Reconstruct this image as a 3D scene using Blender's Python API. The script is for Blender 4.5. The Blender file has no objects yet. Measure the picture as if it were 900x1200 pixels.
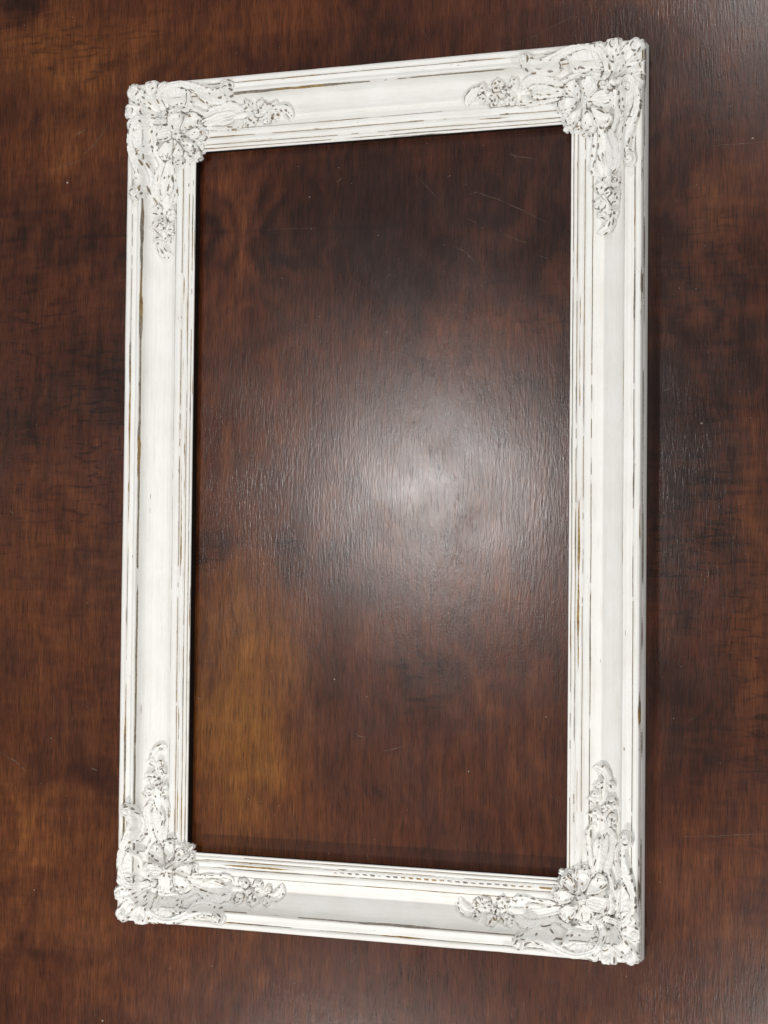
import bpy, math
import numpy as np
from mathutils import Matrix

S = bpy.context.scene
COL = S.collection
MM = 0.001

# ------------------------------------------------------------------ camera
FOCAL = 2132.4                       # pixels for a 1200 pixel tall picture
ROT = np.array([[0.9387432361, 0.0094449373, -0.3444879240],
                [0.0013258865, 0.9995179714, 0.0310172019],
                [0.3446148265, -0.0295739404, 0.9382782121]])   # world -> camera
CAM = np.array([656.4605, -68.2509, 1769.3135])
cam_data = bpy.data.cameras.new('camera')
cam = bpy.data.objects.new('camera', cam_data)
COL.objects.link(cam)
cam_data.sensor_fit = 'VERTICAL'
cam_data.sensor_height = 36.0
cam_data.sensor_width = 27.0
cam_data.lens = FOCAL / 1200.0 * 36.0
cam_data.clip_start = 0.05
cam_data.clip_end = 50.0
M4 = Matrix([list(r) for r in ROT.T]).to_4x4()
M4.translation = tuple(CAM * MM)
cam.matrix_world = M4
S.camera = cam

# ------------------------------------------------------------------ world, lamps, exposure
world = bpy.data.worlds.new('World')
S.world = world
world.use_nodes = True
bg = world.node_tree.nodes['Background']
bg.inputs['Color'].default_value = (0.93, 0.95, 1.0, 1)
bg.inputs['Strength'].default_value = 0.17

def ceiling_lamp(name, loc, power, size, colour=(1.0, 0.975, 0.94), shape='DISK', size_y=None):
    d = bpy.data.lights.new(name, 'AREA')
    d.shape = shape
    d.size = size
    if size_y:
        d.size_y = size_y
    d.energy = power
    d.color = colour
    o = bpy.data.objects.new(name, d)
    COL.objects.link(o)
    o.location = loc
    return o

COOL = (1.0, 0.99, 0.98)
ceiling_lamp('ceiling_lamp', (-0.52, 0.08, 1.77), 7.6, 0.20, COOL)
ceiling_lamp('ceiling_lamp', (-0.73, -1.20, 1.77), 4.2, 0.17)
ceiling_lamp('ceiling_lamp', (0.27, -1.02, 1.77), 3.0, 0.17)
ceiling_lamp('ceiling_lamp', (0.26, 1.16, 1.77), 6.0, 0.17, COOL)
ceiling_lamp('ceiling_lamp', (-0.3, -2.5, 1.77), 72.0, 0.17)
ceiling_lamp('ceiling_lamp', (-2.4, 0.2, 1.77), 5.0, 0.17)
ceiling_lamp('ceiling_lamp', (2.5, -0.1, 1.77), 46.0, 0.17)
ceiling_lamp('ceiling_lamp', (0.1, 2.6, 1.77), 30.0, 0.17)

S.view_settings.view_transform = 'Standard'
S.view_settings.look = 'None'
S.view_settings.exposure = 0.0
S.view_settings.gamma = 1.0
S.render.engine = 'CYCLES'

# ------------------------------------------------------------------ numpy helpers
def hash2(ix, iy, seed):
    n = (ix.astype(np.int64) * 374761393 + iy.astype(np.int64) * 668265263 + seed * 974711 + 1013) & 0xFFFFFFFF
    n = ((n ^ (n >> 13)) * 1274126177) & 0xFFFFFFFF
    n = (n ^ (n >> 16)) & 0xFFFFFFFF
    n = (n * 2246822519) & 0xFFFFFFFF
    return ((n ^ (n >> 15)) & 0xFFFFFF) / float(0xFFFFFF)

def noise2(x, y, seed=0):
    x = np.asarray(x, float); y = np.asarray(y, float)
    x, y = np.broadcast_arrays(x, y)
    ix = np.floor(x); iy = np.floor(y)
    fx = x - ix; fy = y - iy
    fx = fx * fx * fx * (fx * (fx * 6 - 15) + 10); fy = fy * fy * fy * (fy * (fy * 6 - 15) + 10)
    a = hash2(ix, iy, seed); b = hash2(ix + 1, iy, seed)
    c = hash2(ix, iy + 1, seed); d = hash2(ix + 1, iy + 1, seed)
    return (a + (b - a) * fx) * (1 - fy) + (c + (d - c) * fx) * fy      # 0..1

def fbm(x, y, seed=0, octaves=4):
    t = 0; amp = 0.5; tot = 0
    for k in range(octaves):
        t = t + amp * noise2(x * 2 ** k + 17.3 * k, y * 2 ** k + 9.1 * k, seed + 31 * k)
        tot += amp; amp *= 0.55
    return t / tot

def sstep(a, b, x):
    t = np.clip((x - a) / (b - a), 0, 1)
    return t * t * (3 - 2 * t)

def blur(a, sigma):
    r = int(math.ceil(sigma * 3))
    if r < 1:
        return a
    k = np.exp(-0.5 * (np.arange(-r, r + 1) / sigma) ** 2); k /= k.sum()
    for ax in (0, 1):
        p = np.pad(a, [(r, r) if i == ax else (0, 0) for i in (0, 1)], mode='edge')
        out = np.zeros_like(a)
        n = a.shape[ax]
        for j, w in enumerate(k):
            out += w * (p[j:j + n, :] if ax == 0 else p[:, j:j + n])
        a = out
    return a

def mesh_object(name, verts, faces, mat, parent=None, attrs=None, smooth=True, colours=None):
    """faces: int array (n,4) or (n,3), or list of such arrays"""
    me = bpy.data.meshes.new(name)
    fl = faces if isinstance(faces, list) else [faces]
    verts = np.asarray(verts, np.float32)
    me.vertices.add(len(verts))
    me.vertices.foreach_set('co', (verts * MM).ravel())
    loops = np.concatenate([f.ravel() for f in fl]).astype(np.int32)
    counts = np.concatenate([np.full(len(f), f.shape[1]) for f in fl]).astype(np.int32)
    starts = np.concatenate([[0], np.cumsum(counts)[:-1]]).astype(np.int32)
    me.loops.add(len(loops))
    me.loops.foreach_set('vertex_index', loops)
    me.polygons.add(len(counts))
    me.polygons.foreach_set('loop_start', starts)
    me.polygons.foreach_set('loop_total', counts)
    me.polygons.foreach_set('use_smooth', np.full(len(counts), smooth))
    me.update(calc_edges=True)
    me.validate()
    if attrs:
        for an, av in attrs.items():
            at = me.attributes.new(an, 'FLOAT', 'POINT')
            at.data.foreach_set('value', np.asarray(av, np.float32).ravel())
    if colours is not None:
        at = me.attributes.new('wood_colour', 'FLOAT_COLOR', 'POINT')
        c4 = np.ones((len(verts), 4), np.float32); c4[:, :3] = colours
        at.data.foreach_set('color', c4.ravel())
    me.materials.append(mat)
    o = bpy.data.objects.new(name, me)
    COL.objects.link(o)
    if parent is not None:
        o.parent = parent
    return o

# ------------------------------------------------------------------ materials
def new_mat(name):
    m = bpy.data.materials.new(name); m.use_nodes = True
    nt = m.node_tree; nt.nodes.clear()
    out = nt.nodes.new('ShaderNodeOutputMaterial')
    bs = nt.nodes.new('ShaderNodeBsdfPrincipled')
    nt.links.new(bs.outputs[0], out.inputs[0])
    return m, nt, bs

def N(nt, kind, **kw):
    n = nt.nodes.new(kind)
    for k, v in kw.items():
        if k.startswith('in_'):
            key = k[3:]
            key = int(key) if key.isdigit() else key.replace('_', ' ')
            n.inputs[key].default_value = v
        else:
            setattr(n, k, v)
    return n

def math_node(nt, op, a, b=None, clamp=False):
    n = nt.nodes.new('ShaderNodeMath'); n.operation = op; n.use_clamp = clamp
    for i, x in enumerate((a, b)):
        if x is None: continue
        if isinstance(x, (int, float)): n.inputs[i].default_value = x
        else: nt.links.new(x, n.inputs[i])
    return n.outputs[0]

def noise_node(nt, vec, scale, detail=3.0, rough=0.55, stretch=None, dist=0.0):
    if stretch:
        mp = N(nt, 'ShaderNodeMapping'); mp.inputs['Scale'].default_value = stretch
        nt.links.new(vec, mp.inputs['Vector']); vec = mp.outputs[0]
    n = N(nt, 'ShaderNodeTexNoise')
    n.inputs['Scale'].default_value = scale; n.inputs['Detail'].default_value = detail
    n.inputs['Roughness'].default_value = rough; n.inputs['Distortion'].default_value = dist
    nt.links.new(vec, n.inputs['Vector'])
    return n.outputs['Fac']

def ramp(nt, fac, stops):
    r = N(nt, 'ShaderNodeValToRGB')
    el = r.color_ramp.elements
    while len(el) < len(stops): el.new(0.5)
    for e, (p, c) in zip(el, stops):
        e.position = p; e.color = (c[0], c[1], c[2], 1) if not isinstance(c, (int, float)) else (c, c, c, 1)
    nt.links.new(fac, r.inputs[0])
    return r.outputs[0]

def mixcol(nt, fac, a, b, mode='MIX'):
    n = N(nt, 'ShaderNodeMix', data_type='RGBA', blend_type=mode)
    for idx, x in ((0, fac), (6, a), (7, b)):
        if isinstance(x, (int, float)): n.inputs[idx].default_value = x
        elif isinstance(x, tuple): n.inputs[idx].default_value = (*x, 1)
        else: nt.links.new(x, n.inputs[idx])
    return n.outputs[2]

# distressed white paint: rubbed through to dark wood and old gilding where the mask is high; groove lines and outlines share the mask
PAINT, nt, bs = new_mat('distressed_white_paint')
tc = N(nt, 'ShaderNodeTexCoord').outputs['Object']
wear_and_lines = N(nt, 'ShaderNodeAttribute', attribute_name='wear_and_lines').outputs['Fac']
gold = N(nt, 'ShaderNodeAttribute', attribute_name='gilt').outputs['Fac']
fine = noise_node(nt, tc, 900, 3, 0.6)
w2 = math_node(nt, 'ADD', wear_and_lines, math_node(nt, 'MULTIPLY', math_node(nt, 'SUBTRACT', fine, 0.5), 0.55))
wm = ramp(nt, w2, [(0.44, 0.0), (0.58, 1.0)])
tint = noise_node(nt, tc, 28, 4, 0.6)
white = ramp(nt, tint, [(0.3, (0.79, 0.775, 0.735)), (0.62, (0.83, 0.825, 0.80))])
smut = noise_node(nt, tc, 160, 5, 0.7)
white = mixcol(nt, ramp(nt, smut, [(0.62, 0.0), (0.85, 0.32)]), white, (0.55, 0.51, 0.45))
sm_ = N(nt, 'ShaderNodeAttribute', attribute_name='smudge').outputs['Fac']
white = mixcol(nt, math_node(nt, 'MULTIPLY', sm_, 0.24, True), white, (0.60, 0.575, 0.52))
base_n = noise_node(nt, tc, 240, 3, 0.6)
dark = ramp(nt, base_n, [(0.3, (0.15, 0.125, 0.10)), (0.55, (0.26, 0.23, 0.195)), (0.75, (0.36, 0.325, 0.28))])
gilt = ramp(nt, base_n, [(0.3, (0.17, 0.095, 0.03)), (0.7, (0.42, 0.29, 0.10))])
under = mixcol(nt, gold, dark, gilt)
nt.links.new(mixcol(nt, wm, white, under), bs.inputs['Base Color'])
bs.inputs['Roughness'].default_value = 0.55
bs.inputs['Specular IOR Level'].default_value = 0.35
bh = math_node(nt, 'ADD', math_node(nt, 'MULTIPLY', noise_node(nt, tc, 420, 3, 0.6), 0.6),
               math_node(nt, 'MULTIPLY', wm, -0.6))
bp = N(nt, 'ShaderNodeBump'); bp.inputs['Strength'].default_value = 0.35; bp.inputs['Distance'].default_value = 0.0006
nt.links.new(bh, bp.inputs['Height']); nt.links.new(bp.outputs[0], bs.inputs['Normal'])

# old varnished mahogany
WOOD, nt, bs = new_mat('varnished_mahogany')
tc = N(nt, 'ShaderNodeTexCoord').outputs['Object']
colr = N(nt, 'ShaderNodeAttribute', attribute_name='wood_colour').outputs['Color']
pores = noise_node(nt, tc, 1, 4, 0.65, (750, 55, 1))
streak = noise_node(nt, tc, 1, 4, 0.6, (160, 9, 1), 0.3)
mott = noise_node(nt, tc, 42, 5, 0.65)
v = math_node(nt, 'MULTIPLY', ramp(nt, pores, [(0.30, 0.42), (0.46, 0.95), (0.72, 1.25)]), ramp(nt, streak, [(0.25, 0.66), (0.75, 1.28)]))
v = math_node(nt, 'MULTIPLY', v, ramp(nt, mott, [(0.25, 0.86), (0.75, 1.13)]))
hair = noise_node(nt, tc, 1, 2, 0.5, (1500, 38, 1))
v = math_node(nt, 'MULTIPLY', v, ramp(nt, hair, [(0.34, 0.55), (0.47, 1.0), (0.7, 1.15)]))
rmask = N(nt, 'ShaderNodeAttribute', attribute_name='ripple').outputs['Fac']
rp = ramp(nt, noise_node(nt, tc, 1, 3, 0.55, (30, 150, 1), 0.9), [(0.36, 0.30), (0.47, 1.0), (0.75, 1.22)])
rmix = N(nt, 'ShaderNodeMix', data_type='FLOAT')
nt.links.new(rmask, rmix.inputs[0]); rmix.inputs[2].default_value = 1.0; nt.links.new(rp, rmix.inputs[3])
v = math_node(nt, 'MULTIPLY', v, rmix.outputs[0])
vc = N(nt, 'ShaderNodeCombineColor')
for i in range(3): nt.links.new(v, vc.inputs[i])
nt.links.new(mixcol(nt, 1.0, colr, vc.outputs[0], 'MULTIPLY'), bs.inputs['Base Color'])
rg = noise_node(nt, tc, 14, 5, 0.6)
rr = ramp(nt, rg, [(0.28, 0.215), (0.72, 0.28)])
nt.links.new(rr, bs.inputs['Roughness'])
bs.inputs['Specular IOR Level'].default_value = 0.5
peel = noise_node(nt, tc, 1, 3, 0.6, (330, 400, 1))
vp = noise_node(nt, tc, 1, 3, 0.55, (330, 50, 1), 0.4)
vp2 = noise_node(nt, tc, 1, 2, 0.5, (800, 90, 1))
crk = noise_node(nt, tc, 1, 3, 0.6, (190, 420, 1), 0.6)
crm = ramp(nt, noise_node(nt, tc, 7, 2, 0.5), [(0.42, 0.0), (0.8, 1.0)])
h = math_node(nt, 'ADD', math_node(nt, 'ADD', math_node(nt, 'MULTIPLY', vp, 0.66), math_node(nt, 'MULTIPLY', vp2, 0.55)), math_node(nt, 'MULTIPLY', peel, 0.30))
h = math_node(nt, 'ADD', h, math_node(nt, 'MULTIPLY', math_node(nt, 'MULTIPLY', crk, crm), 0.12))
h = math_node(nt, 'MULTIPLY', math_node(nt, 'SUBTRACT', h, 0.73), ramp(nt, noise_node(nt, tc, 16, 4, 0.6), [(0.36, 0.6), (0.64, 1.3)]))
bp = N(nt, 'ShaderNodeBump'); bp.inputs['Strength'].default_value = 0.9; bp.inputs['Distance'].default_value = 0.00018
nt.links.new(h, bp.inputs['Height']); nt.links.new(bp.outputs[0], bs.inputs['Normal'])

SHADOW_TIMBER, nt, bs = new_mat('shadow_black_timber')  # dark timber, blackened further so the gap's shade sits in its colour
tc = N(nt, 'ShaderNodeTexCoord').outputs['Object']
nt.links.new(ramp(nt, noise_node(nt, tc, 120, 3, 0.6), [(0.3, (0.006, 0.0035, 0.0025)), (0.7, (0.016, 0.009, 0.006))]), bs.inputs['Base Color'])
bs.inputs['Roughness'].default_value = 0.85; bs.inputs['Specular IOR Level'].default_value = 0.15

SCR, nt, bs = new_mat('scratched_varnish')
bs.inputs['Base Color'].default_value = (0.17, 0.12, 0.085, 1); bs.inputs['Roughness'].default_value = 0.6
tc = N(nt, 'ShaderNodeTexCoord').outputs['Object']
nt.links.new(ramp(nt, noise_node(nt, tc, 300, 2, 0.5), [(0.35, (0.05, 0.03, 0.02)), (0.7, (0.17, 0.12, 0.085))]), bs.inputs['Base Color'])
DUST, nt, bs = new_mat('pale_dust')
tc = N(nt, 'ShaderNodeTexCoord').outputs['Object']
nt.links.new(ramp(nt, noise_node(nt, tc, 200, 2, 0.5), [(0.35, (0.16, 0.12, 0.09)), (0.7, (0.5, 0.45, 0.38))]), bs.inputs['Base Color'])
bs.inputs['Roughness'].default_value = 0.8

# ------------------------------------------------------------------ the tabletop
def on_table(px, py):
    """where a point measured in the photograph (900 x 1200) lies on the table, mm"""
    px = np.asarray(px, float); py = np.asarray(py, float)
    d = np.stack([(px - 450) / FOCAL, -(py - 600) / FOCAL, -np.ones_like(px)], -1) @ ROT
    k = -CAM[2] / d[..., 2]
    return CAM[0] + k * d[..., 0], CAM[1] + k * d[..., 1]

FINE = 2.0
xs = np.concatenate([np.linspace(-900, -500, 9)[:-1], np.arange(-500, 440, FINE), np.linspace(440, 900, 10)])
ys = np.concatenate([np.linspace(-1100, -620, 9)[:-1], np.arange(-620, 610, FINE), np.linspace(610, 1100, 10)])
X, Y = np.meshgrid(xs, ys)
# wood figure: dark / warm / golden areas, bent by noise like crotch mahogany
wx = X + 60 * (fbm(X / 90, Y / 90, 5) - 0.5) + 10 * (fbm(X / 25, Y / 18, 6) - 0.5)
wy = Y + 70 * (fbm(X / 80, Y / 80, 7) - 0.5) + 10 * (fbm(X / 25, Y / 14, 8) - 0.5)
tone = np.full(X.shape, 0.44); goldy = np.zeros_like(X); plum_sheen = np.zeros_like(X)
def blob(field, px, py, rx, ry, amt, ang=0.0):
    cx, cy = on_table(px, py)
    c, s = math.cos(math.radians(ang)), math.sin(math.radians(ang))
    dx, dy = wx - cx, wy - cy
    a = (dx * c + dy * s) / (rx * 0.88); b = (-dx * s + dy * c) / (ry * 0.88)
    field += (.82 * amt if field is tone else amt) * np.exp(-0.5 * (a * a + b * b))
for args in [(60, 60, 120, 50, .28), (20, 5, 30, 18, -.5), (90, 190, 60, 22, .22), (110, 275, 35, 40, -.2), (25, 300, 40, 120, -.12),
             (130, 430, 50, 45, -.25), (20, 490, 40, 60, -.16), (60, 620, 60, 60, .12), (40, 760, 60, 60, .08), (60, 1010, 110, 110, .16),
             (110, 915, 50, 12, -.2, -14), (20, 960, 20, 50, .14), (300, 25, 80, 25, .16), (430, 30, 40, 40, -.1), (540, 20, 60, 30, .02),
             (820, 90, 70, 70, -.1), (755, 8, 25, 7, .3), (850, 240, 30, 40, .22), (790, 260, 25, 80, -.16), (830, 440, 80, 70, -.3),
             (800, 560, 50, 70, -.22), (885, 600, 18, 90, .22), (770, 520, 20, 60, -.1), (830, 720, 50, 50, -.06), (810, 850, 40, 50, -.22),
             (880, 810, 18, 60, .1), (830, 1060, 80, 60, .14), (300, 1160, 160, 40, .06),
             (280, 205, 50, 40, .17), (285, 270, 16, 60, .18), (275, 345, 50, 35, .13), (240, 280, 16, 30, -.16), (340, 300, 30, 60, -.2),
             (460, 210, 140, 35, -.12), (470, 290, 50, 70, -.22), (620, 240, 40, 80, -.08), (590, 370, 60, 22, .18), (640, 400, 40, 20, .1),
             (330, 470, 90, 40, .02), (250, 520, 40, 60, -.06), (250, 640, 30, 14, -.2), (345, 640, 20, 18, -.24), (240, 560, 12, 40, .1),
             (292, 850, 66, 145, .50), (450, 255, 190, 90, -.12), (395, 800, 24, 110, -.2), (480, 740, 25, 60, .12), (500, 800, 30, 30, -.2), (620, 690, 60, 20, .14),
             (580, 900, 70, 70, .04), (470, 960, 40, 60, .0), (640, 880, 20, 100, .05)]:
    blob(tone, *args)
for args in [(292, 850, 64, 150, .95), (250, 760, 30, 60, .3), (850, 250, 30, 50, .3), (885, 620, 20, 90, .4), (60, 90, 120, 70, .35),
             (70, 900, 90, 250, .3), (870, 800, 30, 60, .3)]:
    blob(goldy, *args)
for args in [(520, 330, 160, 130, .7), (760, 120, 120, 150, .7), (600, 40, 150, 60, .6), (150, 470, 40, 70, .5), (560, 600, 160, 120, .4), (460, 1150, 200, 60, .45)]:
    blob(plum_sheen, *args)  # plum tint, mostly varnish sheen put into the wood colour
ripple = np.zeros_like(X)
for args in [(800, 590, 50, 110, .9), (885, 830, 25, 110, .7), (120, 520, 40, 120, .8), (30, 560, 30, 120, .5), (90, 45, 110, 25, .7), (245, 640, 22, 22, .9),
             (345, 640, 18, 18, .9), (505, 795, 30, 30, .8), (830, 300, 60, 50, .5), (40, 370, 40, 60, .5), (640, 370, 50, 30, .5), (540, 540, 60, 40, .3)]:
    blob(ripple, *args)
# cathedral arches inside the golden patch and the mirrored crotch flame above it
gx, gy = on_table(290, 900)
ar = np.hypot((X - gx + .12 * (wx - X)) / 1.0, (Y - gy) / 4.2)
tone += 0.045 * np.sin(ar / 2.2 + 2 * fbm(X / 50, Y / 160, 21)) * np.exp(-((X - gx) / 75) ** 2 - ((Y - gy - 40) / 200) ** 2)
cx0, cy0 = on_table(286, 268)
fl = np.abs(wy - cy0) * 0.55 - np.abs(wx - cx0) * 1.0
tone += 0.09 * np.sin(fl / 4.2) * np.exp(-((X - cx0) / 75) ** 2 - ((Y - cy0) / 95) ** 2)
# cross grain ripple (fiddleback) strongest in the margins, soft overall marbling
rip = fbm(X / 26 + 2 * fbm(X / 60, Y / 40, 9), Y / 6.0, 12, 4) - 0.5
margin = 0.25 + 0.75 * np.maximum(sstep(-190, -270, X), sstep(270, 330, X))
tone += 0.22 * rip * margin * sstep(0.35, 0.65, fbm(X / 110, Y / 140, 14))
tone += 0.24 * (fbm(wx / 55, wy / 75, 15, 5) - 0.5) + 0.20 * (fbm(wx / 9, wy / 60, 16, 3) - 0.5)
# large soft curved figure
sw = fbm(X / 190 + .35 * np.sin(Y / 130), Y / 230, 61, 3)
tone += 0.065 * np.sin(sw * 52 + 1.5 * fbm(X / 30, Y / 60, 62)) * sstep(.3, .65, fbm(X / 120, Y / 120, 63))
# the straight veneer joint
jx, jy = on_table(np.array([0., 420.]), np.array([281., 266.]))
joint = np.abs(Y - (jy[0] + (X - jx[0]) * (jy[1] - jy[0]) / (jx[1] - jx[0])))
tone -= 0.10 * np.exp(-(joint / 2.2) ** 2) * (X < 60) * sstep(.3, .6, noise2(X / 20, Y * 0, 3))
tone = np.clip(tone, 0, 1.1)
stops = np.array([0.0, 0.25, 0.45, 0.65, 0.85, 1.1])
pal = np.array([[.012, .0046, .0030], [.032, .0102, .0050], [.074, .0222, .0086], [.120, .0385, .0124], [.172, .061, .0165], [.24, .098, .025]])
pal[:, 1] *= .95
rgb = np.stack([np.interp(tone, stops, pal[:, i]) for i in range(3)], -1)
g = np.clip(goldy, 0, 1)[..., None]
rgb = rgb * (1 - g) + g * (rgb * np.array([1.0, 1.10, 0.80]))
sheen_mix = np.clip(plum_sheen, 0, 1)[..., None]
rgb = rgb * (1 - sheen_mix) + sheen_mix * (rgb * np.array([0.84, 0.88, 1.12]) + np.array([0.001, .0004, .0005]))
Z = 0.05 * (fbm(X / 30, Y / 30, 44) - 0.5)
Z[0, :] = Z[-1, :] = 0; Z[:, 0] = Z[:, -1] = 0
ny, nx = X.shape
idx = np.arange(nx * ny).reshape(ny, nx)
quads = np.stack([idx[:-1, :-1], idx[:-1, 1:], idx[1:, 1:], idx[1:, :-1]], -1).reshape(-1, 4)
top = np.stack([X, Y, Z], -1).reshape(-1, 3)
ring = np.concatenate([idx[0, :], idx[1:, -1], idx[-1, -2::-1], idx[-2:0:-1, 0]])
low = top[ring].copy(); low[:, 2] = -28
nb = len(top); rn = len(ring); j = np.arange(rn); j2 = (j + 1) % rn
side = np.stack([ring[j], nb + j, nb + j2, ring[j2]], -1)
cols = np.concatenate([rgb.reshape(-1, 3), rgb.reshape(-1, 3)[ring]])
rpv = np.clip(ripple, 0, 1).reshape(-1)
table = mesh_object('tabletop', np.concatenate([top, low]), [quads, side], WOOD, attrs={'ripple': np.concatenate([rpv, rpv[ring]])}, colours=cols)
table['kind'] = 'structure'

# scratches: thin raised burrs of varnish, measured in the photograph
SCRATCHES = [([(96, 183), (112, 168), (127, 145)], .5), ([(88, 158), (101, 152)], .6), ([(66, 198), (84, 191), (100, 186)], .35),
             ([(395, 214), (400, 209)], .9), ([(547, 229), (558, 225), (590, 236), (620, 250), (645, 263)], .32), ([(595, 181), (629, 187)], .3),
             ([(598, 178), (608, 189)], .4), ([(547, 256), (558, 261)], .4), ([(534, 289), (545, 295), (556, 306)], .5), ([(590, 275), (618, 285)], .4),
             ([(629, 299), (641, 303)], .4), ([(488, 206), (503, 222), (516, 235)], .3), ([(300, 270), (345, 267.5), (375, 267)], .16),
             ([(589, 56), (623, 44), (650, 31), (700, 2)], .35), ([(776, 458), (789, 454)], .5), ([(795, 473), (799, 467)], .6),
             ([(448, 880), (460, 878), (472, 875)], .5), ([(412, 858), (432, 866)], .35), ([(0, 882), (18, 892), (33, 906)], .5),
             ([(107, 900), (115, 903)], .9), ([(800, 980), (840, 980), (868, 978), (900, 977)], .35), ([(830, 171), (860, 169), (900, 166)], .35),
             ([(590, 700), (612, 708), (640, 705)], .3), ([(600, 712), (614, 704)], .6), ([(640, 930), (660, 942)], .3),
             ([(12, 598), (16, 603)], .7), ([(430, 1000), (432, 1008)], .6), ([(520, 655), (545, 648), (560, 640)], .3), ([(100, 827), (112, 835)], .3),
             ([(390, 655), (430, 668), (470, 680)], .4), ([(225, 815), (238, 820)], .5), ([(600, 1180), (606, 1185)], .5), ([(780, 1195), (784, 1199)], .6)]
rng = np.random.default_rng(11)
sv, sf = [], []
for k in range(70):                                   # faint hairlines all over
    x0, y0 = rng.uniform(0, 900), rng.uniform(0, 1200); a = rng.normal(1.4, .9); ln = rng.uniform(3, 16)
    SCRATCHES.append(([(x0, y0), (x0 + ln * math.cos(a), y0 + ln * math.sin(a))], rng.uniform(.10, .24)))
for pts, w in SCRATCHES:
    p = np.array(pts, float)
    t = np.linspace(0, len(p) - 1, (len(p) - 1) * 6 + 1)
    q = np.stack([np.interp(t, np.arange(len(p)), p[:, i]) for i in (0, 1)], -1)
    q += rng.normal(0, .25, q.shape)
    x, y = on_table(q[:, 0], q[:, 1])
    d = np.stack([np.gradient(x), np.gradient(y)], -1); d /= np.linalg.norm(d, axis=1)[:, None] + 1e-9
    n = np.stack([-d[:, 1], d[:, 0]], -1)
    ww = .75 * w * (0.35 + rng.uniform(.0, .75, len(x))) * np.sin(np.linspace(.25, math.pi - .25, len(x)))
    b = len(sv)
    for i in range(len(x)):
        for sgn, z in ((-1, .07), (0, .20), (1, .07)):
            sv.append((x[i] + sgn * n[i, 0] * ww[i], y[i] + sgn * n[i, 1] * ww[i], z))
    for i in range(len(x) - 1):
        for c in (0, 1):
            a0 = b + i * 3 + c
            sf.append((a0, a0 + 1, a0 + 4, a0 + 3))
o = mesh_object('scratches', sv, np.array(sf), SCR, table); o['kind'] = 'stuff'
dv, df = [], []
spots = [(79, 214, 1.6), (822, 496, 1.3), (882, 162, 1.5), (363, 231, .9), (365, 268, .9), (453, 389, 1.0), (527, 206, .7), (412, 215, .6),
         (549, 904, 1.2), (392, 796, .9), (120, 1196, 1.5), (40, 1043, 1.0), (60, 865, .9), (823, 718, .7), (640, 840, .8)]
spots += [(rng.uniform(0, 900), rng.uniform(0, 1200), rng.uniform(.25, .6)) for k in range(210)]
for px, py, r in spots:
    x, y = on_table(px, py); b = len(dv); a0 = rng.uniform(0, 6)
    for i in range(5):
        a = a0 + i * 2 * math.pi / 5; rr_ = r * rng.uniform(.5, 1.1)
        dv.append((x + rr_ * math.cos(a), y + rr_ * .8 * math.sin(a), .02))
    dv.append((x, y, r * .6))
    for i in range(5):
        df.append((b + i, b + (i + 1) % 5, b + 5))
o = mesh_object('dust', dv, np.array(df), DUST, table); o['kind'] = 'stuff'

# ------------------------------------------------------------------ the picture frame
FW, FH, RW = 564.5, 898.3, 75.0          # outer width, outer height, rail width (mm)
frame = bpy.data.objects.new('picture_frame', None)
COL.objects.link(frame)
frame.empty_display_size = 0.1
frame['label'] = 'empty white distressed picture frame with carved corner ornaments lying on the dark varnished table'
frame['category'] = 'picture frame'

PROF = [(0.0, 24.5), (0.15, 28.2), (1.0, 30.2), (2.6, 31.2), (4.6, 31.3), (5.9, 30.7), (6.6, 29.3), (7.1, 28.7), (7.7, 29.2), (8.6, 29.6), (10.5, 29.2),
        (12.3, 28.8), (13.6, 29.6), (15.0, 30.6), (16.5, 30.7), (17.3, 29.9), (17.7, 28.0), (18.1, 25.8), (18.6, 24.9), (19.3, 22.6), (20.6, 19.8), (22.6, 17.0), (25.5, 14.6), (29, 12.8),
        (33, 11.6), (38, 11.0), (43, 11.1), (48, 12.3), (51.2, 13.9), (52.0, 14.5), (52.5, 14.3), (52.9, 15.4), (53.8, 16.3), (56, 17.0), (58.2, 17.0), (59.5, 16.4),
        (60.2, 15.2), (60.7, 14.9), (61.3, 15.5), (62.5, 16.7), (64.3, 17.4), (66.1, 17.0), (67.2, 15.9), (67.8, 14.9), (68.3, 14.9), (69.0, 15.9), (70.2, 16.4), (71.3, 16.0),
        (72.0, 14.8), (72.5, 14.7), (73.0, 15.4), (74.0, 15.6), (74.8, 15.1), (75.0, 14.2)]
pv0 = np.array([p[0] for p in PROF]); pz0 = np.array([p[1] for p in PROF])
def zprof(v):
    return np.interp(v, pv0, pz0)
# closed section: inside lip, rabbet, underside, lower tier and the groove above it, then the moulded face
under_sec = [(74.9, 13.6), (74.5, 13.4), (71.5, 13.4), (71.5, 0.3), (1.2, 0.3), (0.2, 0.8), (-0.1, 2.0), (-0.1, 16.5), (0.4, 17.8), (1.4, 18.4), (2.4, 18.5), (2.5, 19.8), (1.0, 20.4), (0.15, 21.2)]
dens_v = np.unique(np.concatenate([pv0, np.arange(0, 75.01, 0.62)]))
face_v = dens_v; face_z = zprof(dens_v)

WEAR_LINES = [  # v, half width, how much of the length is worn, gilt share, z drop
    (0.5, 0.9, .42, .10), (7.1, 0.85, .58, .45), (17.9, 0.7, .60, .35), (52.5, 0.62, .60, .30), (60.4, 0.55, .55, .25),
    (64.2, 1.15, .50, 1.0), (66.8, 0.55, .35, .8), (68.1, 0.5, .6, .45), (72.2, 0.5, .62, .1), (74.6, 0.4, .3, .3)]

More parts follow.
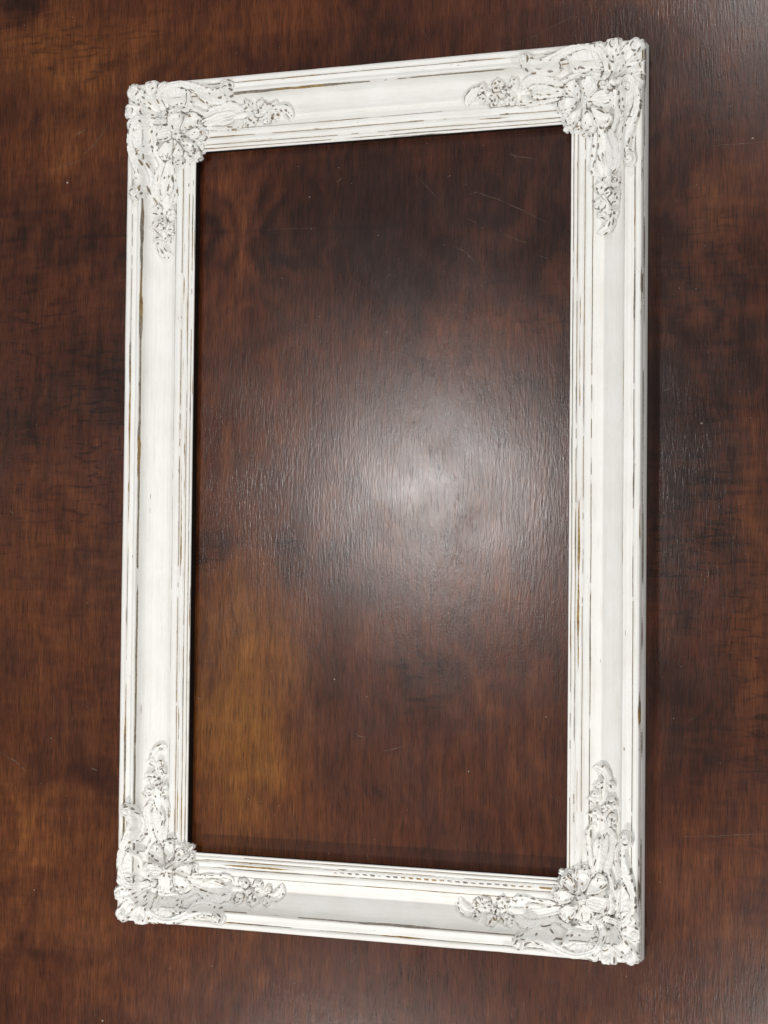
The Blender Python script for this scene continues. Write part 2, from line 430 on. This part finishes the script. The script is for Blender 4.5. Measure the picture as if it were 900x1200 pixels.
def make_rail(length, seed, place, bead_zones):
    t = np.linspace(0, 1, int(length / 0.95))
    nf = len(face_v)
    vv = np.concatenate([face_v, [p[0] for p in under_sec]])
    zz = np.concatenate([face_z, [p[1] for p in under_sec]])
    T, V = np.meshgrid(t, vv, indexing='ij')
    Zr = np.broadcast_to(zz, T.shape).copy()
    Vc = np.clip(V, -0.1, 75)
    Sx = Vc + T * (length - 2 * Vc)
    face = np.zeros_like(T, bool); face[:, :nf] = True
    # hand-made unevenness of plaster and paint
    Zr += face * (0.30 * (fbm(Sx / 40, V / 8, seed) - .5) + 0.16 * (noise2(Sx / 5, V / 2.5, seed + 3) - .5))
    Vd = V + face * np.minimum(np.minimum(V, 75 - V), 1.0) * 0.5 * (noise2(Sx / 55, V / 30, seed + 5) - .5)
    # rope of beads, sharp only where the paint is thin
    for s0, s1 in bead_zones:
        on = sstep(s0, s0 + 25, Sx) * sstep(s1, s1 - 25, Sx)
        rung = sstep(0.62, 0.9, np.abs(np.mod((Sx + (V - 64) * .5) / 8.3, 1.0) - .5) * 2)
        Zr += face * on * np.exp(-((V - 64.3) / 2.0) ** 4) * (0.8 * rung - 0.7)
    # wear along the arrises
    wear_and_lines = np.full(T.shape, -1.0); gilt = np.zeros_like(T)
    for k, (v0, hw, frac, gs) in enumerate(WEAR_LINES):
        sd = seed * 13 + k * 7
        n = 0.66 * noise2(Sx / 80, 0 * V, sd) + 0.30 * noise2(Sx / 22, 0 * V, sd + 1) + 0.11 * noise2(Sx / 6, V / .8, sd + 2)
        n = (n - 0.54) * 2.2 + (frac - .62) * 1.5          # > 0 where worn
        wid = .7 * hw * np.clip(0.45 + n, 0.05, 1.4)
        wob = 0.35 * (noise2(Sx / 14, 0 * V, sd + 4) - .5)
        line = 0.5 + np.clip(n, -1, .5) * 1.0 - 0.5 * (np.abs(V - v0 - wob) / wid) ** 1.6 + .35
        line = np.where(face, line, -1)
        gl = sstep(.45, .65, noise2(Sx / 45, 0 * V, sd + 5) * .8 + gs * .45)
        gilt = np.where(line > wear_and_lines, gl, gilt)
        wear_and_lines = np.maximum(wear_and_lines, line)
    for k, (v0, frac) in enumerate(((7.15, .7), (17.9, .95), (52.5, .9), (60.5, .75), (68.0, .75), (72.3, .8))):  # thin broken dark lines along the grooves of the moulding
        sd = seed * 17 + 400 + k * 5
        on = sstep(.62 - frac * .45, .72 - frac * .45, .7 * noise2(Sx / 60, 0 * V, sd) + .3 * noise2(Sx / 9, 0 * V, sd + 1))
        hl = np.where(face, 1.0 * on - .5 * (np.abs(V - v0 - .2 * (noise2(Sx / 20, 0 * V, sd + 2) - .5)) / .36) ** 2, -1)
        gilt = np.where(hl > wear_and_lines, .15 if v0 < 55 else .55, gilt); wear_and_lines = np.maximum(wear_and_lines, hl)
    # beads: the sunk gaps show gilding
    for s0, s1 in bead_zones:
        on = sstep(s0, s0 + 25, Sx) * sstep(s1, s1 - 25, Sx)
        rung = sstep(0.55, 0.8, np.abs(np.mod((Sx + (V - 64) * .5) / 8.3, 1.0) - .5) * 2)
        gap = on * (1 - rung) * np.exp(-((V - 64.3) / 1.5) ** 4)
        val = 0.84 * gap - 0.42 * noise2(Sx / 11, V / 2, seed + 77) 
        inb = np.abs(V - 64.3) < 2.6
        wear_and_lines = np.where(inb & face & (on > .5), np.maximum(np.where(rung > .5, -1, val), -1), wear_and_lines)
        gilt = np.where(inb & (on > .5), sstep(.35, .6, noise2(Sx / 22, V * 0, seed + 78)), gilt)
    # stray rubs in the hollow and on the flats
    st = fbm(Sx / 16, V / 1.6, seed + 41, 3) 
    stm = np.where(face, (st - 0.86) * 5 + .45 - .25 * (np.abs(V - 40) < 12), -1)
    gilt = np.where(stm > wear_and_lines, .3, gilt); wear_and_lines = np.maximum(wear_and_lines, stm)
    # side groove and lower tier are rubbed too
    sideband = (~face) & (V < 3) & (Zr > 15)
    wear_and_lines = np.where(sideband, 0.95 * noise2(Sx / 35, Zr / 3, seed + 51) * 1.1 - .05, wear_and_lines)
    raw = (~face) & (V > 1.1) & (Zr < 10.95) & (V < 74.9)          # bare dark timber in the rabbet and below
    wear_and_lines = np.where(raw, 1.2, wear_and_lines); gilt = np.where(raw, 0, gilt)
    smudge = sstep(.55, .85, fbm(Sx / 34, V / 3.2, seed + 81, 4)) + .45 * sstep(.5, .8, fbm(Sx / 90, V / 1.1, seed + 83, 3))
    px, py = place(Sx, Vd)
    P = np.stack([px, py, Zr], -1).reshape(-1, 3)
    nt_, nv_ = T.shape
    id_ = np.arange(nt_ * nv_).reshape(nt_, nv_)
    idn = np.roll(id_, -1, axis=1)
    q = np.stack([id_[:-1], id_[1:], idn[1:], idn[:-1]], -1).reshape(-1, 4)
    r = mesh_object('rail', P, q, PAINT, frame, {'wear_and_lines': np.clip(wear_and_lines, -1, 1.5).ravel(), 'smudge': smudge.ravel(), 'gilt': np.clip(gilt, 0, 1).ravel()})
    # dark timber of the sight edge; its near-black colour holds the contact shadow
    sec = [(73.2, 13.3), (73.8, 12.6), (73.8, 0.9), (73.2, 0.2), (71.7, 0.2), (71.7, 13.3)]
    V2 = np.array([p[0] for p in sec])[None, :]; Z2 = np.array([p[1] for p in sec])[None, :]
    t2 = np.linspace(0, 1, 60)[:, None]
    S2 = V2 + t2 * (length - 2 * V2)
    px, py = place(S2, V2 + 0 * S2)
    P = np.stack([px, py, Z2 + 0 * S2], -1).reshape(-1, 3)
    id_ = np.arange(len(P)).reshape(60, -1); idn = np.roll(id_, -1, axis=1)
    mesh_object('rabbet', P, np.stack([id_[:-1], id_[1:], idn[1:], idn[:-1]], -1).reshape(-1, 4), SHADOW_TIMBER, r, smooth=False)
    return r

hw_, hh_ = FW / 2, FH / 2
PLACES = {  # along-the-rail s and across-the-rail v to frame coordinates, anticlockwise
    'bottom': (lambda s, v: (-hw_ + s, -hh_ + v), FW),
    'right': (lambda s, v: (hw_ - v, -hh_ + s), FH),
    'top': (lambda s, v: (hw_ - s, hh_ - v), FW),
    'left': (lambda s, v: (-hw_ + v, hh_ - s), FH)}
make_rail(FW, 101, PLACES['bottom'][0], [(225, 475)])
make_rail(FH, 213, PLACES['right'][0], [])
make_rail(FW, 347, PLACES['top'][0], [])
make_rail(FH, 459, PLACES['left'][0], [])

# ------------------------------------------------------------------ corner ornaments
STEP = 0.5
gu = np.arange(-4, 192, STEP)
U0, V0 = np.meshgrid(gu, gu, indexing='ij')        # first index u, second v

def polyline(U, V, pts, vals):
    """distance to a smooth line, values along it, signed side and arc length"""
    p = np.array(pts, float); n = len(p)
    # Catmull-Rom resample
    t = np.linspace(0, n - 1, (n - 1) * 5 + 1)
    i = np.clip(t.astype(int), 0, n - 2); f = t - i
    g = lambda k: p[np.clip(i + k, 0, n - 1)]
    f_ = f[:, None]
    q = 0.5 * (2 * g(0) + (g(1) - g(-1)) * f_ + (2 * g(-1) - 5 * g(0) + 4 * g(1) - g(2)) * f_ ** 2 + (3 * g(0) - g(-1) - 3 * g(1) + g(2)) * f_ ** 3)
    vv = [np.interp(t, np.arange(n), v) for v in vals]
    best = np.full(U.shape, 1e9); out = [np.zeros(U.shape) for _ in vv]; sgn = np.zeros(U.shape); arc = np.zeros(U.shape); acc = 0
    for k in range(len(q) - 1):
        a, b = q[k], q[k + 1]; d = b - a; L2 = d @ d + 1e-9; L = math.sqrt(L2)
        h = np.clip(((U - a[0]) * d[0] + (V - a[1]) * d[1]) / L2, 0, 1)
        dx = U - a[0] - h * d[0]; dy = V - a[1] - h * d[1]
        dd = np.hypot(dx, dy)
        m = dd < best
        best = np.where(m, dd, best)
        for o_, v_ in zip(out, vv):
            np.copyto(o_, v_[k] + h * (v_[k + 1] - v_[k]), where=m)
        np.copyto(sgn, (d[0] * dy - d[1] * dx) / L, where=m)
        np.copyto(arc, acc + h * L, where=m)
        acc += L
    return best, out, sgn, arc

def stroke(U, V, pts, w, h, groove=0.0, flutes=0, nick=0.0):
    d, (ww, hh), sg, arc = polyline(U, V, pts, (w, h))
    r = d / np.maximum(ww, .3)
    out = hh * np.sqrt(np.clip(1 - r * r, 0, 1)) * 1.0
    if groove:
        out -= groove * hh * np.exp(-(sg / (ww * .28 + .2)) ** 2) * (r < 1)
    if flutes:
        out += 0.10 * hh * np.cos(sg / np.maximum(ww, .5) * flutes * math.pi) * (r < 1)
    if nick:
        out -= nick * np.clip(np.sin(arc * 0.75 + sg * .8), .35, 1) * (r > .35) * (r < 1)
    return np.where(r < 1, out - .4, -9)

def petal(U, V, c, ang, ln, wd, h, cup=.45, ribs=0, tipcurl=0.0):
    a = math.radians(ang); ca, sa = math.cos(a), math.sin(a)
    dx, dy = U - c[0], V - c[1]
    x = dx * ca + dy * sa; y = -dx * sa + dy * ca
    xx = x / ln; yy = y / (wd * (0.72 + .38 * np.clip(xx, -1, 1)))
    r = np.sqrt(xx * xx + yy * yy)
    th = np.arctan2(yy, xx)
    r = r * (1 + 0.05 * np.cos(5 * th))
    rim = np.exp(-((r - .80) / .17) ** 2)
    out = h * (np.sqrt(np.clip(1 - r ** 4, 0, 1)) * (1 - cup) + cup * rim)
    out += h * tipcurl * np.clip(xx, 0, 1) ** 2
    if ribs:
        out += .11 * h * np.cos(y / wd * ribs * math.pi) * np.clip(1 - (r / .75) ** 2, 0, 1)
    return np.where(r < 1, out - .4, -9)

def blossom(U, V, c, rad, h, ph=0.0, lobes=5):
    dx, dy = U - c[0], V - c[1]
    th = np.arctan2(dy, dx) + ph
    r = np.hypot(dx, dy) / (rad * (0.93 + .07 * np.cos(lobes * th)))
    out = h * np.sqrt(np.clip(1 - r ** 3, 0, 1)) * (0.84 + .16 * np.clip(np.cos(lobes * th), -1, 1) * np.clip(r, 0, 1))
    out -= h * .5 * np.exp(-(r / .24) ** 2)
    return np.where(r < 1, out - .4, -9)

def ball(U, V, c, r, h, spiral=0.0):
    dx, dy = U - c[0], V - c[1]; d = np.hypot(dx, dy) / r
    out = h * np.sqrt(np.clip(1 - d * d, 0, 1))
    if spiral:
        th = np.arctan2(dy, dx)
        out -= spiral * h * np.exp(-((np.mod(d * 1.6 - th / (2 * math.pi) + .2, 1.0) - .5) / .16) ** 2) * (d < .95) * (d > .18)
    return np.where(d < 1, out - .4, -9)

def arm(U, V, rnd):
    """the pieces along one rail: u along, v across"""
    J = lambda s=.8: rnd.normal(0, s)
    E = []
    sc = stroke(U, V, [(43, 37), (39.5, 33), (37.5, 26), (37.5, 18), (41, 11), (48, 6.8), (57, 4.6), (67, 5.0), (77, 8), (87, 13), (97, 17.2), (106, 18.3), (113, 16.2), (118, 13)],
                [3.2, 3.8, 4.2, 4.3, 4.3, 4.2, 4.2, 4.4, 5.6, 7.2, 8.0, 7.4, 6.4, 6.0], [8, 9, 9, 8.5, 7.5, 6.8, 6.3, 6.2, 6.8, 7.6, 7.8, 7.2, 7, 7], groove=.20, flutes=3, nick=.5)
    sc = np.maximum(sc, ball(U, V, (118.5 + J(), 12.5 + J(.4)), 8.6, 11, .30))
    sc = np.maximum(sc, stroke(U, V, [(84, 20), (92, 24), (101, 25.5), (109, 24), (113, 20)], [2, 3, 3.2, 3, 2], [5, 6.5, 6.5, 6, 4], nick=.5))
    E.append(('scroll', sc, 0))
    # fluted shell inside the C of the scroll with its curled upper lip
    dx, dy = (U - 57) / 18.0, (V - 19.5) / 12.0
    r = np.hypot(dx, dy); th = np.arctan2(dy, dx)
    sh = np.where(r < 1, 1.2 + 3.2 * r ** 2 + .5 * np.cos(14 * th) * np.clip(r * 1.3, 0, 1), -9)
    sh = np.maximum(sh, stroke(U, V, [(46, 30), (53, 27.5), (60, 29.3), (67, 28), (75, 29.5), (83, 33), (91, 33)], [3, 3.4, 3.0, 3.4, 3.4, 3.2, 2], [8, 7.6, 6.5, 7, 6.4, 5.6, 4], groove=.2, nick=.4))
    sh = np.maximum(sh, stroke(U, V, [(74, 14), (70, 20), (64, 23.5), (56, 24)], [3, 3, 2.5, 1.5], [6.5, 6.2, 5, 4], nick=.3))
    E.append(('shell', sh, 0))
    l1 = stroke(U, V, [(80, 48), (95, 50.5), (110, 52), (121, 53), (127, 51), (128, 47)], [2.6, 2.6, 2.8, 3.2, 3.0, 2.0], [5, 5, 4.6, 5.2, 5.2, 3.5], groove=.25)
    E.append(('leaf', l1, 0))
    l2 = stroke(U, V, [(78, 45), (90, 42.5), (103, 39), (114, 37), (122, 37.5)], [4, 7.5, 8.2, 6.5, 2], [6, 7, 6.5, 5, 3], groove=.38, flutes=4, nick=.3)
    l2 = np.maximum(l2, stroke(U, V, [(97, 44), (106, 46), (113, 45), (117, 42)], [2, 3, 3, 2], [5, 6, 6, 4]))
    E.append(('leaf', l2, 0))
    l3 = stroke(U, V, [(84, 36), (95, 31.5), (107, 29), (117, 28), (124, 30.5), (125, 34)], [3, 4.6, 5.2, 4.8, 3.6, 2], [5.5, 6.5, 6.5, 6, 5, 3], groove=.3, nick=.3)
    E.append(('leaf', l3, 0))
    stem = stroke(U, V, [(116, 39), (130, 38), (146, 38.5), (160, 37.5), (171, 37)], [3.5, 4.5, 5, 4.2, 3], [3, 3, 3, 3, 2.5])
    for k in range(8):                                        # small buds along the spray
        uu = rnd.uniform(124, 172); s_ = 1 if rnd.random() < .5 else -1
        stem = np.maximum(stem, ball(U, V, (uu, 38 + s_ * rnd.uniform(2, 13.5 - (uu - 124) * .06)), rnd.uniform(2.2, 3.2), rnd.uniform(3.5, 5)))
    E.append(('stem', stem, 0))
    for (bu, bv, br, bh, nl) in [(140, 46, 8.2, 7.0, 5), (135.5, 30, 7.4, 6.6, 5), (152, 30, 8.2, 6.8, 5), (157, 45.5, 7.8, 6.6, 5), (146.5, 38, 5.2, 7.4, 4), (168, 31.5, 6.0, 6, 4), (168.5, 42.5, 5.2, 5.8, 5)]:
        E.append(('blossom', blossom(U, V, (bu + J(.7), bv + J(.7)), br * .9, bh * 1.2, rnd.uniform(0, 6), nl), 0))
    tl = stroke(U, V, [(170, 35), (176, 34.5), (181.5, 38), (184.5, 43.5), (185, 48)], [4, 5.6, 5.8, 4.6, 1.4], [5, 6.2, 6.4, 5, 2], groove=.42)
    E.append(('leaf_tip', tl, 0))
    return E

def diagonal(U, V, rnd):
    """the pieces astride the mitre"""
    E = []
    d = (U - 37) + (V - 37)
    pal = np.full(U.shape, -9.0)
    for off, ln, wd in ((-62, 20, 10.5), (-33, 22, 11.0), (0, 25.5, 11.5), (33, 22, 11.0), (62, 20, 10.5)):
        a = 225 + off; c = (36 + math.cos(math.radians(a)) * ln * .95, 36 + math.sin(math.radians(a)) * ln * .95)
        lob = petal(U, V, c, a, ln, wd, 6.0, .42, 3, .18)
        tipc = (36 + math.cos(math.radians(a)) * ln * 1.58, 36 + math.sin(math.radians(a)) * ln * 1.58)
        lob = np.maximum(lob, np.where(lob > -5, ball(U, V, tipc, wd * .48, 7.4, .35), -9))
        lob = np.maximum(lob, np.where(lob > -5, ball(U, V, (c[0] + rnd.normal(0, 1.5), c[1] + rnd.normal(0, 1.5)), 3.0, 7.0), -9))
        pal = np.maximum(pal, lob)
    pal = np.where((U < -2.2) | (V < -2.2), -9, pal)
    E.append(('palmette', pal, -1.0))
    E.append(('knot', np.maximum(ball(U, V, (40.5, 40.5), 6.2, 11, .35), np.maximum(ball(U, V, (46.5, 35.5), 4.6, 9.5, .3), ball(U, V, (35.5, 46.5), 4.6, 9.5, .3))), 0))
    c0 = 57.5
    for (pu, pvv, ang, ln, wd, h, cup, ribs) in [
            (57, 76, 92, 12, 10.5, 7.0, .55, 0), (76, 57, -2, 12, 10.5, 7.0, .55, 0),
            (71, 43, -48, 13, 10.5, 6.8, .5, 0), (43, 71, 138, 13, 10.5, 6.8, .5, 0),
            (54, 43, -98, 14.5, 12.5, 7.5, .35, 8), (43, 54, 188, 14.5, 12.5, 7.5, .35, 8),
            (70.5, 70.5, 45, 11, 8.5, 7.5, .55, 0)]:
        pt = petal(U, V, (pu + rnd.normal(0, .6), pvv + rnd.normal(0, .6)), ang + rnd.normal(0, 5), ln, wd, h, cup, ribs, .15)
        a_ = math.radians(ang)
        for k in range(3):                              # curled edge of the petal
            b_ = (k - 1) * .75 + rnd.normal(0, .1)
            q_ = (pu + math.cos(a_ + b_) * ln * .72, pvv + math.sin(a_ + b_) * ln * .72)
            pt = np.maximum(pt, np.where(pt > -5, ball(U, V, q_, rnd.uniform(3.0, 4.6), h + rnd.uniform(.4, 1.8), .35), -9))
        E.append(('petal', pt, 0))
    ruf = np.full(U.shape, -9.0)
    for (bu, bv, br, bh) in [(66, 79, 5.5, 5.5), (79, 66, 5.5, 5.5), (76, 75.5, 5.5, 6), (75.5, 76, 5.0, 6), (48, 82, 5.5, 5.5), (82, 48, 5.5, 5.5), (39, 80, 5, 5), (80, 39, 5, 5),
                             (62, 86, 3.6, 4.5), (86, 62, 3.6, 4.5), (55.5, 87, 3.8, 4.5), (87, 55.5, 3.8, 4.5), (80.5, 80, 3.2, 4.0), (71, 82, 3.5, 4.5), (82, 71, 3.5, 4.5)]:
        ruf = np.maximum(ruf, blossom(U, V, (bu + rnd.normal(0, .5), bv + rnd.normal(0, .5)), br * 1.08, bh, rnd.uniform(0, 6), 4))
    E.append(('ruffle', ruf, 0))
    E.append(('flower_boss', np.maximum(blossom(U, V, (c0, c0), 6.5, 8, .3, 6), ball(U, V, (c0, c0), 2.8, 9.5)), 1.5))
    return E

def corner(seed, place):
    rnd = np.random.default_rng(seed)
    wu = 1.8 * (fbm(U0 / 13, V0 / 13, seed, 3) - .5); wv = 1.8 * (fbm(U0 / 13, V0 / 13, seed + 7, 3) - .5)
    U = U0 + wu; V = V0 + wv
    E = arm(U, V, rnd) + arm(V, U, rnd) + diagonal(U, V, rnd)
    zb = zprof(np.clip(np.minimum(U0, V0), 0.3, 74.7))
    inside = (U0 > 76.5) & (V0 > 76.5)
    zb = blur(zb, 4.0 / STEP * .6)
    dome = 21.5 * np.exp(-((U0 - 52) ** 2 + (V0 - 52) ** 2) / (2 * 30.0 ** 2))
    zb = np.maximum(zb, dome)
    rough = 1.7 * (fbm(U0 / 4.2, V0 / 4.2, seed + 20, 3) - .5) + .5 * (noise2(U0 / 1.6, V0 / 1.6, seed + 24) - .5)
    hs = []
    for nm, rel, lift in E:
        hs.append(np.where(rel > -5, zb + rel + lift + rough * np.clip(rel / 2, .1, 1), -99))
    H = np.stack(hs); best = H.max(0)
    # low plaster ground that ties the pieces together
    solid = (best > -50).astype(float)
    g = blur(solid, 2.6 / STEP)
    ground = np.where((g > .30) & ~inside & (U0 > 0.4) & (V0 > 0.4), zb - .9 + 2.0 * sstep(.3, .9, g) + rough * .5, -99)
    topz = np.maximum(best, ground)
    # wear: short rubbed dashes along ridges and edges
    tz = np.where(topz > -50, topz, zprof(np.clip(np.minimum(U0, V0), 0, 75)))
    sm = blur(tz, 1.0 / STEP)
    gx_, gy_ = np.gradient(sm, STEP); gxx, gxy = np.gradient(gx_, STEP); _, gyy = np.gradient(gy_, STEP)
    tr = (gxx + gyy) / 2; de = np.sqrt(((gxx - gyy) / 2) ** 2 + gxy ** 2)
    kmin, kmax = tr - de, tr + de                      # ridge where kmin very negative, crease where kmax large
    ang_ = 0.5 * np.arctan2(2 * gxy, gxx - gyy)        # direction of kmax
    ridge = np.clip(-kmin, 0, None); crease = np.clip(kmax, 0, None)
    wear_and_lines = np.full(U0.shape, -0.6)
    ok = (best > -50)
    cand_r = np.argwhere(ok & (ridge > np.quantile(ridge[ok], .80)))
    cand_c = np.argwhere(ok & (crease > np.quantile(crease[ok], .80)))
    n = U0.shape[0]
    def dash(ci, cj, mode, ln, wd, amp):
        for sg in (1, -1):
            x, y = float(ci), float(cj); pd = None; L = 0
            while L < ln / 2:
                i, j_ = int(round(x)), int(round(y))
                if not (1 < i < n - 2 and 1 < j_ < n - 2): break
                a = ang_[i, j_] + (0 if mode == 'ridge' else math.pi / 2)   # ridge line runs along kmax direction
                dv_ = np.array([math.cos(a), math.sin(a)])
                if pd is None: dv_ = dv_ * sg
                elif dv_ @ pd < 0: dv_ = -dv_
                pd = dv_
                w = wd * math.sqrt(max(0.05, 1 - (L / (ln / 2)) ** 2)) * rnd.uniform(.8, 1.15)
                rr = int(w / STEP) + 2
                i0, i1, j0, j1 = max(0, i - rr), min(n, i + rr + 1), max(0, j_ - rr), min(n, j_ + rr + 1)
                ii, jj = np.ogrid[i0:i1, j0:j1]
                dd = np.hypot(ii - x, jj - y) * STEP / w
                np.maximum(wear_and_lines[i0:i1, j0:j1], amp - .5 * dd ** 2, out=wear_and_lines[i0:i1, j0:j1])
                x += dv_[0]; y += dv_[1]; L += STEP
    for k in range(430):
        if rnd.random() < .62: c = cand_r[rnd.integers(len(cand_r))]; m = 'ridge'
        else: c = cand_c[rnd.integers(len(cand_c))]; m = 'crease'
        if wear_and_lines[max(0, c[0] - 3):c[0] + 4, max(0, c[1] - 3):c[1] + 4].max() > .1: continue
        if rnd.random() < .55: dash(c[0], c[1], m, rnd.uniform(2.0, 9.0), rnd.uniform(.55, 1.1), rnd.uniform(.82, 1.05))
        else: dash(c[0], c[1], m, rnd.uniform(1.0, 3.6), rnd.uniform(.6, 1.4), rnd.uniform(.78, 1.0))
    own = np.where(best > -50, H.argmax(0), -1)
    ed = np.zeros(own.shape)
    for ax in (0, 1):
        df_ = (np.diff(own, axis=ax) != 0)
        if ax == 0: ed[:-1][df_] = 1
        else: ed[:, :-1][df_] = 1
    ed = np.clip(blur(ed, .42 / STEP) * 2.2, 0, 1)  # broken dark outlines where one piece meets the next
    emask = sstep(.50, .60, .6 * noise2(U0 / 7, V0 / 7, seed + 71) + .4 * noise2(U0 / 2.5, V0 / 2.5, seed + 72))
    wear_and_lines = np.maximum(wear_and_lines, np.where(ok, ed * emask * .63, -1))
    wear_and_lines += .12 * (noise2(U0 / .9, V0 / .9, seed + 60) - .5)
    gilt = sstep(.72, .8, noise2(U0 / 14, V0 / 14, seed + 61)) * .4

    def patch(name, Hk, keep, parent, skirt):
        c = keep[:-1, :-1] & keep[1:, :-1] & keep[1:, 1:] & keep[:-1, 1:]
        if c.sum() < 6: return None
        ii, jj = np.nonzero(c)
        vid = np.full(keep.shape, -1, np.int64)
        use = np.zeros(keep.shape, bool)
        for a, b in ((0, 0), (1, 0), (1, 1), (0, 1)): use[ii + a, jj + b] = True
        vi, vj = np.nonzero(use)
        vid[vi, vj] = np.arange(len(vi))
        q = np.stack([vid[ii, jj], vid[ii + 1, jj], vid[ii + 1, jj + 1], vid[ii, jj + 1]], -1)
        px, py = place(U0[vi, vj], V0[vi, vj])
        P = np.stack([px, py, Hk[vi, vj]], -1)
        # skirt down from the rim so that every piece is a solid lump
        e = np.concatenate([q[:, [0, 1]], q[:, [1, 2]], q[:, [2, 3]], q[:, [3, 0]]])
        key = np.sort(e, 1); key = key[:, 0] * len(P) + key[:, 1]
        _, inv, cnt = np.unique(key, return_inverse=True, return_counts=True)
        be = e[cnt[inv] == 1]
        rim = np.unique(be); m_ = np.full(len(P), -1); m_[rim] = np.arange(len(rim)) + len(P)
        P2 = P[rim].copy(); P2[:, 2] -= skirt
        sk = np.stack([be[:, 1], be[:, 0], m_[be[:, 0]], m_[be[:, 1]]], -1)
        w = wear_and_lines[vi, vj]; gl = gilt[vi, vj]
        return mesh_object(name, np.concatenate([P, P2]), [q, sk], PAINT, parent,
                           {'wear_and_lines': np.concatenate([w, w[rim] * 0 - 1]), 'gilt': np.concatenate([gl, gl[rim]])})
    orn = patch('corner_ornament', ground, ground > -50, frame, 4.0)
    for (nm, rel, lift), Hk in zip(E, hs):
        near = (Hk > topz - 1.6) & (Hk > -50)
        patch(nm, Hk, near, orn, 5.0)
    return orn

corner(3, lambda u, v: (-hw_ + u, -hh_ + v))
corner(17, lambda u, v: (hw_ - v, -hh_ + u))
corner(29, lambda u, v: (hw_ - u, hh_ - v))
corner(41, lambda u, v: (-hw_ + v, hh_ - u))
